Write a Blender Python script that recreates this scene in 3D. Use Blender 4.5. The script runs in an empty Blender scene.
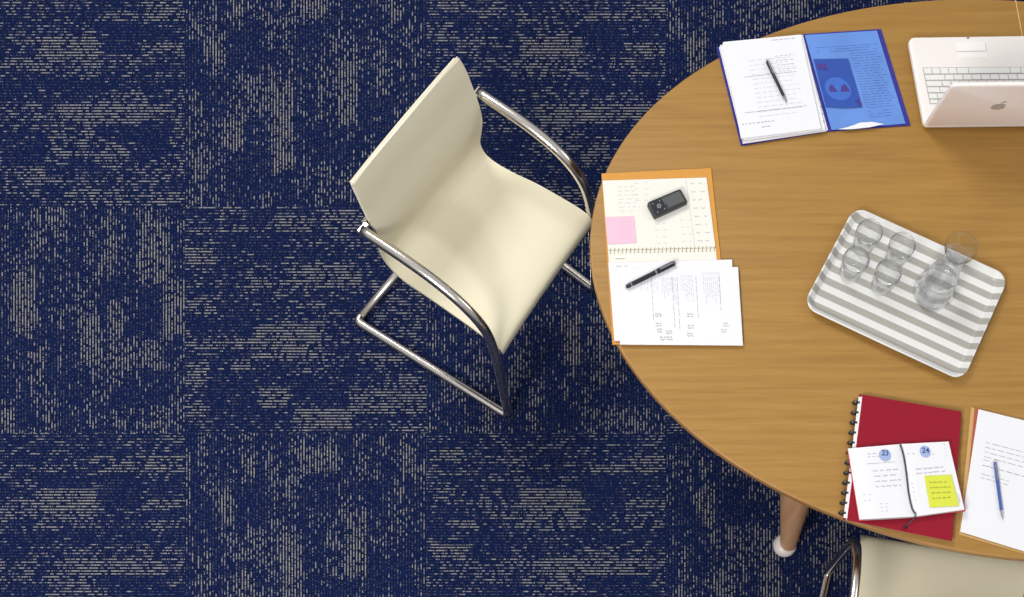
import bpy, bmesh, math, random
from mathutils import Vector, Matrix
random.seed(7)
scene = bpy.context.scene
col = scene.collection
# ------------------------------------------------------------------ camera
CAM_H, FPX, PX0, PY0 = 4.51, 1448.0, 531.0, 927.0
cam_d = bpy.data.cameras.new('camera')
cam = bpy.data.objects.new('camera', cam_d); col.objects.link(cam)
cam.location = (0, 0, CAM_H)
cam_d.sensor_width = 36.0
cam_d.lens = FPX * 36.0 / 1024.0
cam_d.shift_x = -(PX0 - 512.0) / 1024.0
cam_d.shift_y = (PY0 - 298.5) / 1024.0
scene.camera = cam
# ------------------------------------------------------------------ world, lights, exposure
w = bpy.data.worlds.new('world'); scene.world = w; w.use_nodes = True
nt = w.node_tree; nt.nodes.clear()
wo = nt.nodes.new('ShaderNodeOutputWorld'); bg = nt.nodes.new('ShaderNodeBackground')
tc = nt.nodes.new('ShaderNodeTexCoord'); sp = nt.nodes.new('ShaderNodeSeparateXYZ'); cr = nt.nodes.new('ShaderNodeValToRGB')
cr.color_ramp.elements[0].position = 0.0; cr.color_ramp.elements[0].color = (.10, .10, .11, 1)
cr.color_ramp.elements[1].position = 0.75; cr.color_ramp.elements[1].color = (.80, .81, .84, 1)
e_ = cr.color_ramp.elements.new(0.12); e_.color = (.30, .31, .33, 1)
nt.links.new(tc.outputs['Generated'], sp.inputs[0]); nt.links.new(sp.outputs['Z'], cr.inputs[0])
nt.links.new(cr.outputs[0], bg.inputs[0]); nt.links.new(bg.outputs[0], wo.inputs[0])
bg.inputs[1].default_value = 0.72
def area(name, loc, target, sx, sy, power, color=(1, 1, 1)):
    d = bpy.data.lights.new(name, 'AREA'); d.shape = 'RECTANGLE'; d.size = sx; d.size_y = sy; d.energy = power; d.color = color
    o = bpy.data.objects.new(name, d); col.objects.link(o); o.location = loc
    o.rotation_euler = (Vector(target) - Vector(loc)).to_track_quat('-Z', 'Y').to_euler()
    return o
area('studio_softbox', (-1.9, 4.3, 5.0), (0.7, 1.6, 0.5), 1.7, 1.5, 155, (1.0, .985, .955))
area('studio_softbox_front', (-2.0, -2.2, 5.0), (0.9, 1.3, 0.6), 2.0, 1.6, 250, (1.0, .975, .95))
area('added_fill_side', (4.8, 2.2, 4.2), (0.8, 1.7, 0.4), 2.0, 2.0, 40, (1.0, .99, .97))  # unseen fill light added at the right for the chrome
vs = scene.view_settings
vs.view_transform = 'Standard'; vs.look = 'None'; vs.gamma = 1.0; vs.use_curve_mapping = False
vs.exposure = -0.13
scene.cycles.max_bounces = 12; scene.cycles.transparent_max_bounces = 24; scene.cycles.transmission_bounces = 12

# ------------------------------------------------------------------ helpers
def U(px, py, z):
    return Vector(((px - PX0) * (CAM_H - z) / FPX, (PY0 - py) * (CAM_H - z) / FPX, z))
def lin(c):
    c = c / 255.0
    return c / 12.92 if c <= .04045 else ((c + .055) / 1.055) ** 2.4
def RGB(r, g, b): return (lin(r), lin(g), lin(b), 1)
def mat(name, rgb, rough=.5, metal=0.0, noise=0.03, scale=60, bump=0.0, ior=1.45, spec=.5, coat=0):
    m = bpy.data.materials.new(name); m.use_nodes = True; n = m.node_tree; b = n.nodes['Principled BSDF']
    b.inputs['Roughness'].default_value = rough; b.inputs['Metallic'].default_value = metal
    b.inputs['Specular IOR Level'].default_value = spec; b.inputs['Coat Weight'].default_value = coat
    t = n.nodes.new('ShaderNodeTexCoord'); nz = n.nodes.new('ShaderNodeTexNoise'); nz.inputs['Scale'].default_value = scale
    nz.inputs['Detail'].default_value = 4
    mx = n.nodes.new('ShaderNodeMix'); mx.data_type = 'RGBA'
    c = RGB(*rgb); mx.inputs[6].default_value = tuple(x * (1 - noise) for x in c[:3]) + (1,)
    mx.inputs[7].default_value = tuple(min(1, x * (1 + noise)) for x in c[:3]) + (1,)
    n.links.new(t.outputs['Object'], nz.inputs['Vector']); n.links.new(nz.outputs['Fac'], mx.inputs[0]); n.links.new(mx.outputs[2], b.inputs['Base Color'])
    if bump:
        bp = n.nodes.new('ShaderNodeBump'); bp.inputs['Strength'].default_value = bump; bp.inputs['Distance'].default_value = .002
        n.links.new(nz.outputs['Fac'], bp.inputs['Height']); n.links.new(bp.outputs[0], b.inputs['Normal'])
    return m
def mesh_obj(name, bm, mats, parent=None, smooth=False, bevel=0, seg=2):
    me = bpy.data.meshes.new(name)
    bmesh.ops.recalc_face_normals(bm, faces=bm.faces)
    if parent is not None:
        p = parent; off = Vector((0, 0, 0))
        while p is not None: off += Vector(p.get('_loc', (0, 0, 0))); p = p.parent
        if not parent.get('_local'): bmesh.ops.translate(bm, verts=bm.verts, vec=-off)
    bm.to_mesh(me); bm.free()
    for m in (mats if isinstance(mats, (list, tuple)) else [mats]): me.materials.append(m)
    if smooth:
        for f in me.polygons: f.use_smooth = True
        if smooth != 'all': me.set_sharp_from_angle(angle=math.radians(40))
    o = bpy.data.objects.new(name, me); col.objects.link(o)
    if parent is not None:
        o.parent = parent
        if parent.get('_local'): o['_local'] = 1
    if bevel:
        md = o.modifiers.new('bevel', 'BEVEL'); md.width = bevel; md.segments = seg; md.limit_method = 'ANGLE'
    return o
def tag(o, label, cat, group=None):
    o['label'] = label; o['category'] = cat
    if group: o['group'] = group
    return o
def thing(name, loc, label, cat, group=None):
    o = bpy.data.objects.new(name, None); o.empty_display_size = .05; col.objects.link(o); o.location = loc; o['_loc'] = tuple(loc)
    return tag(o, label, cat, group)
def prism(bm, pts, z0, z1, mi=0, mside=None):
    """pts: 2D world points"""
    b = [bm.verts.new((p[0], p[1], z0)) for p in pts]; t = [bm.verts.new((p[0], p[1], z1)) for p in pts]; n = len(pts)
    f = bm.faces.new(t); f.material_index = mi
    f = bm.faces.new(b[::-1]); f.material_index = mi if mside is None else mside
    for i in range(n):
        f = bm.faces.new((b[i], b[(i + 1) % n], t[(i + 1) % n], t[i])); f.material_index = mi if mside is None else mside
def quadpts(q, z): return [U(x, y, z).to_2d() for x, y in q]
def roundpoly(pts, r, n=6):
    out = []; N = len(pts)
    for i in range(N):
        p0, p, p1 = Vector(pts[i - 1]), Vector(pts[i]), Vector(pts[(i + 1) % N])
        a = (p0 - p).normalized(); b = (p1 - p).normalized(); ang = a.angle(b) / 2
        rr = r[i] if isinstance(r, (list, tuple)) else r
        d = rr / math.tan(ang); c = p + (a + b).normalized() * (rr / math.sin(ang))
        s = p + a * d - c; e = p + b * d - c
        a0 = math.atan2(s.y, s.x); a1 = math.atan2(e.y, e.x); da = (a1 - a0 + math.pi) % (2 * math.pi) - math.pi
        for k in range(n + 1):
            t = a0 + da * k / n; out.append(Vector((c.x + rr * math.cos(t), c.y + rr * math.sin(t))))
    return out
def insetpoly(pts, d):
    N = len(pts); c = sum((Vector(p) for p in pts), Vector((0, 0))) / N; L = []
    for i in range(N):
        p, q = Vector(pts[i]), Vector(pts[(i + 1) % N]); t = (q - p).normalized(); nn = Vector((-t.y, t.x))
        if nn.dot(c - p) < 0: nn = -nn
        L.append((p + nn * d, t))
    out = []
    for i in range(N):
        p, t = L[i - 1]; q, s = L[i]; den = t.x * s.y - t.y * s.x
        k = ((q - p).x * s.y - (q - p).y * s.x) / den; out.append(p + t * k)
    return out
def loft(bm, loops, mi=0, cap0=True, cap1=True, closed=True):
    R = [[bm.verts.new(v) for v in lp] for lp in loops]; n = len(R[0])
    for a, b in zip(R, R[1:]):
        for i in range(n if closed else n - 1):
            f = bm.faces.new((a[i], a[(i + 1) % n], b[(i + 1) % n], b[i])); f.material_index = mi
    if cap0: bm.faces.new(R[0][::-1]).material_index = mi
    if cap1: bm.faces.new(R[-1]).material_index = mi
    return R
def lathe(bm, prof, c=(0, 0, 0), n=40, mi=0, closed=False):
    c = Vector(c)
    R = []
    for r, z in prof:
        if r < 1e-6: R.append([bm.verts.new(c + Vector((0, 0, z)))])
        else: R.append([bm.verts.new(c + Vector((r * math.cos(2 * math.pi * k / n), r * math.sin(2 * math.pi * k / n), z))) for k in range(n)])
    pairs = list(zip(R, R[1:])) + ([(R[-1], R[0])] if closed else [])
    for a, b in pairs:
        for k in range(n):
            q = (k + 1) % n
            if len(a) == 1 and len(b) == 1: continue
            if len(a) == 1: vs_ = (a[0], b[q], b[k])
            elif len(b) == 1: vs_ = (a[k], a[q], b[0])
            else: vs_ = (a[k], a[q], b[q], b[k])
            bm.faces.new(vs_).material_index = mi
def catmull(P, n=8):
    P = [Vector(p) for p in P]; out = []
    for i in range(len(P) - 1):
        p0 = P[i - 1] if i else P[0] * 2 - P[1]; p1 = P[i]; p2 = P[i + 1]; p3 = P[i + 2] if i + 2 < len(P) else P[-1] * 2 - P[-2]
        for k in range(n):
            t = k / n
            out.append(.5 * ((2 * p1) + (p2 - p0) * t + (2 * p0 - 5 * p1 + 4 * p2 - p3) * t * t + (3 * p1 - p0 - 3 * p2 + p3) * t ** 3))
    out.append(P[-1]); return out
def tube(bm, pts, r, n=14, mi=0, flat=1.0):
    pts = [Vector(p) for p in pts]; N = len(pts)
    T = [(pts[min(i + 1, N - 1)] - pts[max(i - 1, 0)]).normalized() for i in range(N)]
    up = Vector((0, 0, 1)) if abs(T[0].z) < .9 else Vector((1, 0, 0))
    x = T[0].cross(up).normalized(); loops = []
    for i, (p, t) in enumerate(zip(pts, T)):
        x = (x - t * x.dot(t)).normalized(); y = t.cross(x)
        k = 1.0
        if 0 < i < N - 1:
            c = (pts[i] - pts[i - 1]).normalized().dot((pts[i + 1] - pts[i]).normalized()); k = 1.0
        rr = r[i] if isinstance(r, (list, tuple)) else r
        loops.append([p + (x * math.cos(2 * math.pi * j / n) + y * math.sin(2 * math.pi * j / n) * flat) * rr for j in range(n)])
    loft(bm, loops, mi)
def fillet(pts, r, n=6):
    pts = [Vector(p) for p in pts]; out = [pts[0]]
    for i in range(1, len(pts) - 1):
        p = pts[i]; a = (pts[i - 1] - p).normalized(); b = (pts[i + 1] - p).normalized(); h = a.angle(b) / 2
        d = r / math.tan(h); s = p + a * d; e = p + b * d
        for k in range(n + 1):
            t = k / n; out.append((1 - t) ** 2 * s + 2 * t * (1 - t) * p + t * t * e)
    out.append(pts[-1]); return out
def bil(q, u, v):
    (ax, ay), (bx, by), (cx, cy), (dx, dy) = q
    return ((1 - u) * (1 - v) * ax + u * (1 - v) * bx + u * v * cx + (1 - u) * v * dx, (1 - u) * (1 - v) * ay + u * (1 - v) * by + u * v * cy + (1 - u) * v * dy)
def ribbon(bm, P, wd, mi):
    """flat ink stroke, P list of Vector 3D, wd metres"""
    L = []
    for i, p in enumerate(P):
        t = (P[min(i + 1, len(P) - 1)] - P[max(i - 1, 0)]); t.z = 0; t.normalize(); nn = Vector((-t.y, t.x, 0)) * wd / 2
        L.append((bm.verts.new(p - nn), bm.verts.new(p + nn)))
    for a, b in zip(L, L[1:]): bm.faces.new((a[0], b[0], b[1], a[1])).material_index = mi
def writing(bm, S, u0, u1, v0, v1, rows, mi, wd=.0012, word=(.03, .09), gap=.02, swap=False, fill=1.0, hand=0, seed=1):
    """S(u,v)->3D; lines of ink words"""
    rg = random.Random(seed)
    for k in range(rows):
        v = v0 + (v1 - v0) * (k / max(1, rows - 1)); u = u0; end = u0 + (u1 - u0) * (fill if fill < 1 and k == rows - 1 else rg.uniform(.82, 1.0) if fill <= 1 else 1)
        while u < end:
            wl = min(rg.uniform(*word), end - u)
            if wl <= .004: break
            m = max(2, int(wl / .012) + 1) if hand else 2; P = []
            for j in range(m):
                uu = u + wl * j / (m - 1); vv = v + (hand * (1 if j % 2 else -1) * rg.uniform(.4, 1) if hand else 0)
                P.append(S(vv, uu) if swap else S(uu, vv))
            ribbon(bm, P, wd, mi); u += wl + gap * rg.uniform(.6, 1.4)
def SQ(q, z): return lambda u, v: U(*bil(q, u, v), z)

# ------------------------------------------------------------------ materials
CHROME = mat('polished_chrome', (226, 218, 208), .2, 1.0, .01)
CREAM = mat('cream_leather', (232, 224, 196), .55, 0, .02, 500, .05, spec=.35)
CREAM2 = mat('cream_rim_highlight', (240, 234, 214), .5, 0, .02)  # paler cream for the highlight painted along the backrest rim
PAPER = mat('white_paper', (230, 230, 233), .8, 0, .01, 30, spec=.2)
PAPERC = mat('cream_paper', (230, 228, 218), .8, 0, .015, 30, spec=.2)
PAPEREDGE = mat('paper_edges', (196, 194, 190), .9, 0, .1, 200, spec=.1)
INKG = mat('pale_grey_ink', (136, 138, 150), .8, 0, .02)
INKD = mat('dark_grey_ink', (92, 94, 106), .8, 0, .02)
INKB = mat('blue_grey_ink', (146, 154, 192), .8, 0, .02)
INKV = mat('faint_ink', (186, 189, 200), .8, 0, .02)
BLACK = mat('black_plastic', (34, 35, 40), .35, 0, .05)
BLACKM = mat('black_matt', (24, 25, 28), .6, 0, .05)
WHITEPL = mat('white_laptop_plastic', (238, 232, 226), .3, 0, .01, spec=.4)
WHITELID = mat('white_laptop_lid', (250, 240, 236), .3, 0, .01, spec=.4)  # whiter than the base plastic, brightness of the lit lid put into the colour
KEYW = mat('white_key_plastic', (232, 230, 226), .45, 0, .01)
KEYGAP = mat('keyboard_gap', (176, 172, 168), .7, 0, .02)
LOGOG = mat('grey_logo', (186, 180, 176), .35, 0, .01)
BLUE = mat('blue_translucent_plastic', (98, 140, 212), .22, 0, .16, 14, spec=.6)
BLUELT = mat('light_blue_plastic', (120, 160, 222), .25, 0, .05, 14, spec=.6)
BLUEMID = mat('blue_picture_disc', (62, 104, 190), .3, 0, .1, 25)
BLUEDK = mat('blue_picture', (44, 78, 164), .3, 0, .15, 25)
BLUEINK = mat('blue_text', (66, 98, 170), .6, 0, .05)
PURPLE = mat('violet_blue_edge', (48, 44, 140), .35, 0, .05)
MAUVE = mat('mauve_print', (66, 52, 130), .5, 0, .1)
ORANGE = mat('orange_card', (208, 146, 58), .5, 0, .05, 40)
PINK = mat('pink_note_paper', (232, 190, 208), .8, 0, .04, 80)
YELLOW = mat('yellow_note_paper', (212, 218, 68), .8, 0, .02, 80)
YINK = mat('olive_ink', (120, 140, 50), .8, 0, .02)
RED = mat('crimson_cover', (142, 4, 34), .6, 0, .05, 30, spec=.3)
REDP = mat('coral_cover_edge', (200, 70, 80), .5, 0, .03)
TEAL = mat('dark_ribbon', (52, 66, 72), .6, 0, .05)
BADGE = mat('pale_blue_badge', (158, 174, 212), .8, 0, .08, 400)
NUM = mat('navy_numeral', (50, 80, 140), .7, 0, .02)
BRICK = mat('brick_red_card', (172, 84, 62), .6, 0, .05)
TAN = mat('tan_card', (196, 158, 96), .6, 0, .05)
BLUEPEN = mat('blue_pen_barrel', (62, 92, 160), .25, 0, .03)
STEEL = mat('brushed_steel', (190, 190, 188), .25, 1, .03)
GREY_PH = mat('charcoal_phone_shell', (62, 62, 64), .35, .3, .04)
SCREEN = mat('phone_screen', (88, 90, 90), .12, 0, .05)
BEECH = None
def wood(name, rgbs, scale, ang=0.0, rough=.42):
    m = bpy.data.materials.new(name); m.use_nodes = True; n = m.node_tree; b = n.nodes['Principled BSDF']
    b.inputs['Roughness'].default_value = rough; b.inputs['Specular IOR Level'].default_value = .35
    t = n.nodes.new('ShaderNodeTexCoord'); mp = n.nodes.new('ShaderNodeMapping'); mp.inputs['Scale'].default_value = scale; mp.inputs['Rotation'].default_value = (0, 0, ang)
    n1 = n.nodes.new('ShaderNodeTexNoise'); n1.inputs['Scale'].default_value = 1; n1.inputs['Detail'].default_value = 8; n1.inputs['Roughness'].default_value = .62; n1.inputs['Distortion'].default_value = .6
    mp2 = n.nodes.new('ShaderNodeMapping'); mp2.inputs['Scale'].default_value = tuple(s * 5 for s in scale); n2 = n.nodes.new('ShaderNodeTexNoise'); n2.inputs['Scale'].default_value = 1; n2.inputs['Detail'].default_value = 3
    cr = n.nodes.new('ShaderNodeValToRGB'); els = cr.color_ramp.elements
    els[0].position = .3; els[0].color = RGB(*rgbs[0]); els[1].position = .7; els[1].color = RGB(*rgbs[2]); x = els.new(.5); x.color = RGB(*rgbs[1])
    ad = n.nodes.new('ShaderNodeMath'); ad.operation = 'MULTIPLY_ADD'; ad.inputs[1].default_value = .3; 
    sb = n.nodes.new('ShaderNodeMath'); sb.operation = 'SUBTRACT'; sb.inputs[1].default_value = .15
    n.links.new(t.outputs['Object'], mp.inputs[0]); n.links.new(t.outputs['Object'], mp2.inputs[0]); n.links.new(mp.outputs[0], n1.inputs['Vector']); n.links.new(mp2.outputs[0], n2.inputs['Vector'])
    n.links.new(n2.outputs['Fac'], ad.inputs[0]); n.links.new(n1.outputs['Fac'], ad.inputs[2]); n.links.new(ad.outputs[0], sb.inputs[0]); n.links.new(sb.outputs[0], cr.inputs[0]); n.links.new(cr.outputs[0], b.inputs['Base Color'])
    return m
OAK = wood('warm_oak_veneer', [(149, 110, 51), (160, 120, 58), (168, 128, 65)], (2.4, 60, 4), -.03, .5)
EDGE = wood('oak_edge_band', [(150, 108, 60), (170, 126, 74), (186, 142, 90)], (3, 3, 60))
LEGW = wood('beech_leg', [(184, 136, 98), (200, 152, 112), (212, 166, 126)], (22, 22, 1.5))
def glass_mat(name, tint=(1, 1, 1), ior=1.5):
    m = bpy.data.materials.new(name); m.use_nodes = True; n = m.node_tree; n.nodes.clear()
    o = n.nodes.new('ShaderNodeOutputMaterial'); mx = n.nodes.new('ShaderNodeMixShader'); 
    ge = n.nodes.new('ShaderNodeNewGeometry'); dt = n.nodes.new('ShaderNodeVectorMath'); dt.operation = 'DOT_PRODUCT'
    n.links.new(ge.outputs['Normal'], dt.inputs[0]); n.links.new(ge.outputs['Incoming'], dt.inputs[1])
    def mm(op, a, b):
        x = n.nodes.new('ShaderNodeMath'); x.operation = op
        for i, v in enumerate((a, b)):
            if isinstance(v, (int, float)): x.inputs[i].default_value = v
            else: n.links.new(v, x.inputs[i])
        return x.outputs[0]
    fz = mm('ADD', mm('MULTIPLY', mm('POWER', mm('SUBTRACT', 1.0, mm('ABSOLUTE', dt.outputs['Value'], 0)), 4.0), 1.1), .04)
    t = n.nodes.new('ShaderNodeBsdfTransparent'); t.inputs[0].default_value = (*tint, 1); g = n.nodes.new('ShaderNodeBsdfGlossy'); g.inputs['Roughness'].default_value = .03
    n.links.new(fz, mx.inputs[0]); n.links.new(t.outputs[0], mx.inputs[1]); n.links.new(g.outputs[0], mx.inputs[2]); n.links.new(mx.outputs[0], o.inputs[0]); return m
GLASS = glass_mat('clear_thin_glass', (.985, .99, .99))
WATER = bpy.data.materials.new('water'); WATER.use_nodes = True
_b = WATER.node_tree.nodes['Principled BSDF']; _b.inputs['Transmission Weight'].default_value = 1; _b.inputs['IOR'].default_value = 1.33; _b.inputs['Roughness'].default_value = .02; _b.inputs['Base Color'].default_value = (.99, .995, 1, 1)

# ------------------------------------------------------------------ carpet
S0 = FPX / CAM_H
def fpx(x, y): return PX0 + x * S0, PY0 - y * S0
# woven blocks, in photo pixels on the floor plane: x0, x1, y0, y1, share of pale yarn
HM = [(35,100,36,57,.95),(142,184,0,21,.8),(99,142,12,21,.7),(142,184,44,54,.8),(0,100,58,66,.7),(36,102,67,76,.6),(146,184,71,77,.6),(54,165,104,122,.85),(45,94,122,156,.6),(97,127,146,163,.75),(118,184,160,183,.45),
      (12,45,165,184,.85),(0,28,166,194,.45),(69,139,185,207,.6),(153,184,190,205,.75),(170,184,104,133,.6),(0,38,104,130,.45),(97,152,92,104,.45),(35,66,10,21,.5),(0,35,20,52,.4),
      (-50,-17,-6,9,.85),(-50,-31,34,44,.7),(-32,-4,66,77,.85),(-50,-7,84,106,.85),(-50,0,110,122,.5),(100,139,22,55,.06),(139,184,22,43,.12),(0,45,133,166,.1),(135,170,121,156,.08),(45,97,157,172,.15),(100,184,78,90,.12),(-50,100,78,90,.16),(100,152,123,135,.08),(-17,30,84,104,.1),(-50,0,-22,-8,.4),(0,30,0,20,.4)]
VM = [(208,226,36,71,.9),(200,208,33,52,.7),(231,245,0,26,.75),(287,328,-8,21,.85),(261,290,14,52,.5),(337,359,57,125,.9),(318,337,62,125,.5),(271,292,79,173,.9),(236,271,71,114,.6),(222,245,121,149,.9),(212,222,121,166,.5),(188,203,94,207,.6),
      (328,339,28,55,.5),(378,394,62,94,.55),(391,403,-10,24,.8),(410,425,20,83,.45),(252,273,192,207,.6),(314,352,166,207,.45),(240,262,180,207,.3),(186,203,38,90,.08),(226,259,28,73,.08),(297,325,21,55,.1),(226,271,150,192,.12),(359,394,100,139,.08),(293,312,55,173,.2),(312,345,128,166,.1),(203,212,60,120,.15)]
VN = [(11,36,267,333,.9),(23,36,248,267,.6),(36,68,207,241,.65),(77,100,314,363,.9),(107,117,218,275,.8),(139,168,215,282,.85),(164,186,280,337,.9),(83,94,215,312,.45),(107,122,301,388,.7),(124,162,340,371,.75),(28,41,352,384,.75),(0,13,403,432,.8),(43,56,403,432,.7),
      (150,168,407,432,.8),(109,145,408,432,.5),(172,186,350,432,.5),(134,141,350,403,.5),(102,124,275,301,.05),(139,164,286,339,.1),(60,79,330,432,.12),(0,26,335,355,.1),(113,139,386,408,.06),(143,170,371,407,.08),(41,76,260,312,.2),(-50,-20,230,290,.8),(-20,0,300,380,.5)]
HN = [(273,316,216,232,.75),(320,356,211,235,.75),(186,227,227,236,.6),(186,214,248,266,.9),(286,362,262,288,.75),(239,267,282,294,.65),(186,212,297,324,.65),(254,324,326,360,.85),(186,254,337,348,.6),(231,254,358,371,.75),(186,209,363,388,.75),(357,408,354,363,.8),(259,290,386,407,.9),
      (348,428,390,414,.8),(186,209,401,418,.85),(295,352,409,430,.95),(374,428,282,331,.5),(216,284,233,260,.12),(186,254,316,335,.1),(209,257,372,407,.08),(291,348,388,403,.08),(300,352,365,385,.2),(209,292,410,432,.15),(362,428,240,262,.4),(325,357,326,350,.3)]
COLX = [-297, -55, 185, 428, 664.5, 905, 1145]; ROWY = [-246, -21.5, 207.5, 432, 657]
CELL = 3.1
def density(px, py):
    ci = max(i for i in range(6) if px >= COLX[i]) if px >= COLX[0] else 0
    ri = max(i for i in range(4) if py >= ROWY[i]) if py >= ROWY[0] else 0
    horiz = (ci + ri) % 2 == 0     # ci 1,ri 1 is the first visible tile
    lx, ly = px - COLX[ci], py - ROWY[ri]
    if ri % 2 == 1: L, ox, oy = (HM, -55, -21.5) if horiz else (VM, 185, -21.5)
    else: L, ox, oy = (HN, 185, 207.5) if horiz else (VN, -55, 207.5)
    if (ri, horiz) == (3, False): lx -= 10
    x, y = lx + ox, ly + oy; d = .30
    if ri == 3 and horiz: y += 0.0
    for ii, (a, b, c, e, k) in enumerate(L):
        # yarn ends are ragged along the stripe
        ln = int((y if horiz else x) // CELL); j1 = ((ln * 7919 + ii * 104729) % 97 / 97 - .5) * 11; j2 = ((ln * 6151 + ii * 3571) % 89 / 89 - .5) * 7
        if horiz and a + j1 <= x < b + j2 and c <= y < e: d = k
        if not horiz and a <= x < b and c + j1 <= y < e + j2: d = k
    return d, horiz
bm = bmesh.new(); NX, NY = 372, 236; X0, Y0 = -60.0, -66.0
la = bm.faces.layers.float.new('pale'); lb = bm.faces.layers.float.new('across')
rg = random.Random(3)
V = [[None] * (NX + 1) for _ in range(NY + 1)]
for j in range(NY + 1):
    for i in range(NX + 1):
        px, py = X0 + i * CELL, Y0 + j * CELL
        V[j][i] = bm.verts.new(((px - PX0) / S0, (PY0 - py) / S0, 0))
blk = {}
for j in range(NY):
    for i in range(NX):
        f = bm.faces.new((V[j][i], V[j + 1][i], V[j + 1][i + 1], V[j][i + 1]))
        px, py = X0 + (i + .5) * CELL, Y0 + (j + .5) * CELL
        d, h = density(px, py)
        if .2 < d < .42:   # woven mottling of the plain ground, stretched along the yarn
            key = (int((px + 300) // (26 if h else 7)), int((py + 300) // (7 if h else 26)), h)
            if key not in blk: blk[key] = rg.choice([.08, .16, .24, .32, .42, .52])
            d = blk[key]
        f[la] = d; f[lb] = 0.0 if h else 1.0
# floor continues beyond the patterned tiles in coarse quads
def fq(x0, x1, y0, y1):
    vs_ = [bm.verts.new(((x - PX0) / S0, (PY0 - y) / S0, 0)) for x, y in ((x0, y0), (x0, y1), (x1, y1), (x1, y0))]
    f = bm.faces.new(vs_); f[la] = .33; f[lb] = 0.0
XE, YE = X0 + NX * CELL, Y0 + NY * CELL
fq(-900, X0, -700, 1200); fq(XE, 1900, -700, 1200); fq(X0, XE, -700, Y0); fq(X0, XE, YE, 1200)
CARPET = bpy.data.materials.new('navy_carpet_tiles'); CARPET.use_nodes = True
n = CARPET.node_tree; b = n.nodes['Principled BSDF']; b.inputs['Roughness'].default_value = .95; b.inputs['Specular IOR Level'].default_value = .1
def N(t, **k):
    x = n.nodes.new(t)
    for a, v in k.items(): setattr(x, a, v)
    return x
def M(op, a, b_=None, c=None):
    x = N('ShaderNodeMath', operation=op)
    for i, v in enumerate((a, b_, c)):
        if v is None: continue
        if isinstance(v, (int, float)): x.inputs[i].default_value = v
        else: n.links.new(v, x.inputs[i])
    return x.outputs[0]
g = N('ShaderNodeNewGeometry'); sx = N('ShaderNodeSeparateXYZ'); n.links.new(g.outputs['Position'], sx.inputs[0])
ap = N('ShaderNodeAttribute', attribute_name='pale'); aa = N('ShaderNodeAttribute', attribute_name='across')
def mixf(f, a, b_):
    x = N('ShaderNodeMix', data_type='FLOAT'); n.links.new(f, x.inputs[0]); n.links.new(a, x.inputs[2]); n.links.new(b_, x.inputs[3]); return x.outputs[0]
PITCH = 2.93 / S0
along = mixf(aa.outputs['Fac'], sx.outputs['X'], sx.outputs['Y']); across = mixf(aa.outputs['Fac'], sx.outputs['Y'], sx.outputs['X'])
q = M('DIVIDE', across, PITCH); line = M('FLOOR', q); fr = M('FRACT', q)
wn1 = N('ShaderNodeTexWhiteNoise', noise_dimensions='1D'); n.links.new(line, wn1.inputs['W'])
al = M('ADD', M('DIVIDE', along, 3.2 / S0), M('MULTIPLY', wn1.outputs['Value'], 17.3))
def wn2(a_, l_):
    cx = N('ShaderNodeCombineXYZ'); n.links.new(a_, cx.inputs[0]); n.links.new(l_, cx.inputs[1]); n.links.new(aa.outputs['Fac'], cx.inputs[2])
    wn = N('ShaderNodeTexWhiteNoise', noise_dimensions='3D'); n.links.new(cx.outputs[0], wn.inputs['Vector']); return wn.outputs['Value']
dash = wn2(M('FLOOR', al), line); fine = wn2(M('FLOOR', M('DIVIDE', along, 1.5 / S0)), line)
rnd = M('ADD', M('MULTIPLY', dash, .62), M('MULTIPLY', fine, .38))
on = M('LESS_THAN', dash, M('ADD', M('MULTIPLY', ap.outputs['Fac'], .98), -.04))
stripe = M('MULTIPLY', M('GREATER_THAN', fr, .32), M('LESS_THAN', fr, .70))
fine2 = wn2(M('FLOOR', M('DIVIDE', along, 1.3 / S0)), M('ADD', line, 500.5))
lit = M('MULTIPLY', on, M('ADD', M('MULTIPLY', M('ADD', M('MULTIPLY', fine, .6), .34), M('GREATER_THAN', fine2, .14)), M('MULTIPLY', ap.outputs['Fac'], .12)))
dim = M('MULTIPLY', M('MULTIPLY', M('GREATER_THAN', fine2, .62), fine), .26)
inten = M('MULTIPLY', stripe, M('MAXIMUM', lit, dim))
gapd = M('MULTIPLY', M('SUBTRACT', 1.0, stripe), M('ADD', M('MULTIPLY', fine, .45), M('MULTIPLY', ap.outputs['Fac'], .35)))
vz = N('ShaderNodeTexNoise'); vz.inputs['Scale'].default_value = 260; vz.inputs['Detail'].default_value = 3; n.links.new(g.outputs['Position'], vz.inputs['Vector'])
cr = N('ShaderNodeValToRGB'); cr.color_ramp.elements[0].position = .38; cr.color_ramp.elements[0].color = RGB(4, 10, 30); cr.color_ramp.elements[1].position = .64; cr.color_ramp.elements[1].color = RGB(23, 41, 94)
n.links.new(vz.outputs['Fac'], cr.inputs[0])
mx = N('ShaderNodeMix', data_type='RGBA'); n.links.new(inten, mx.inputs[0]); n.links.new(cr.outputs[0], mx.inputs[6]); mx.inputs[7].default_value = RGB(144, 143, 143)
md = N('ShaderNodeMix', data_type='RGBA'); n.links.new(gapd, md.inputs[0]); n.links.new(mx.outputs[2], md.inputs[6]); md.inputs[7].default_value = RGB(14, 16, 26)
n.links.new(md.outputs[2], b.inputs['Base Color'])
fl = mesh_obj('floor', bm, CARPET); fl['kind'] = 'structure'

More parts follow.
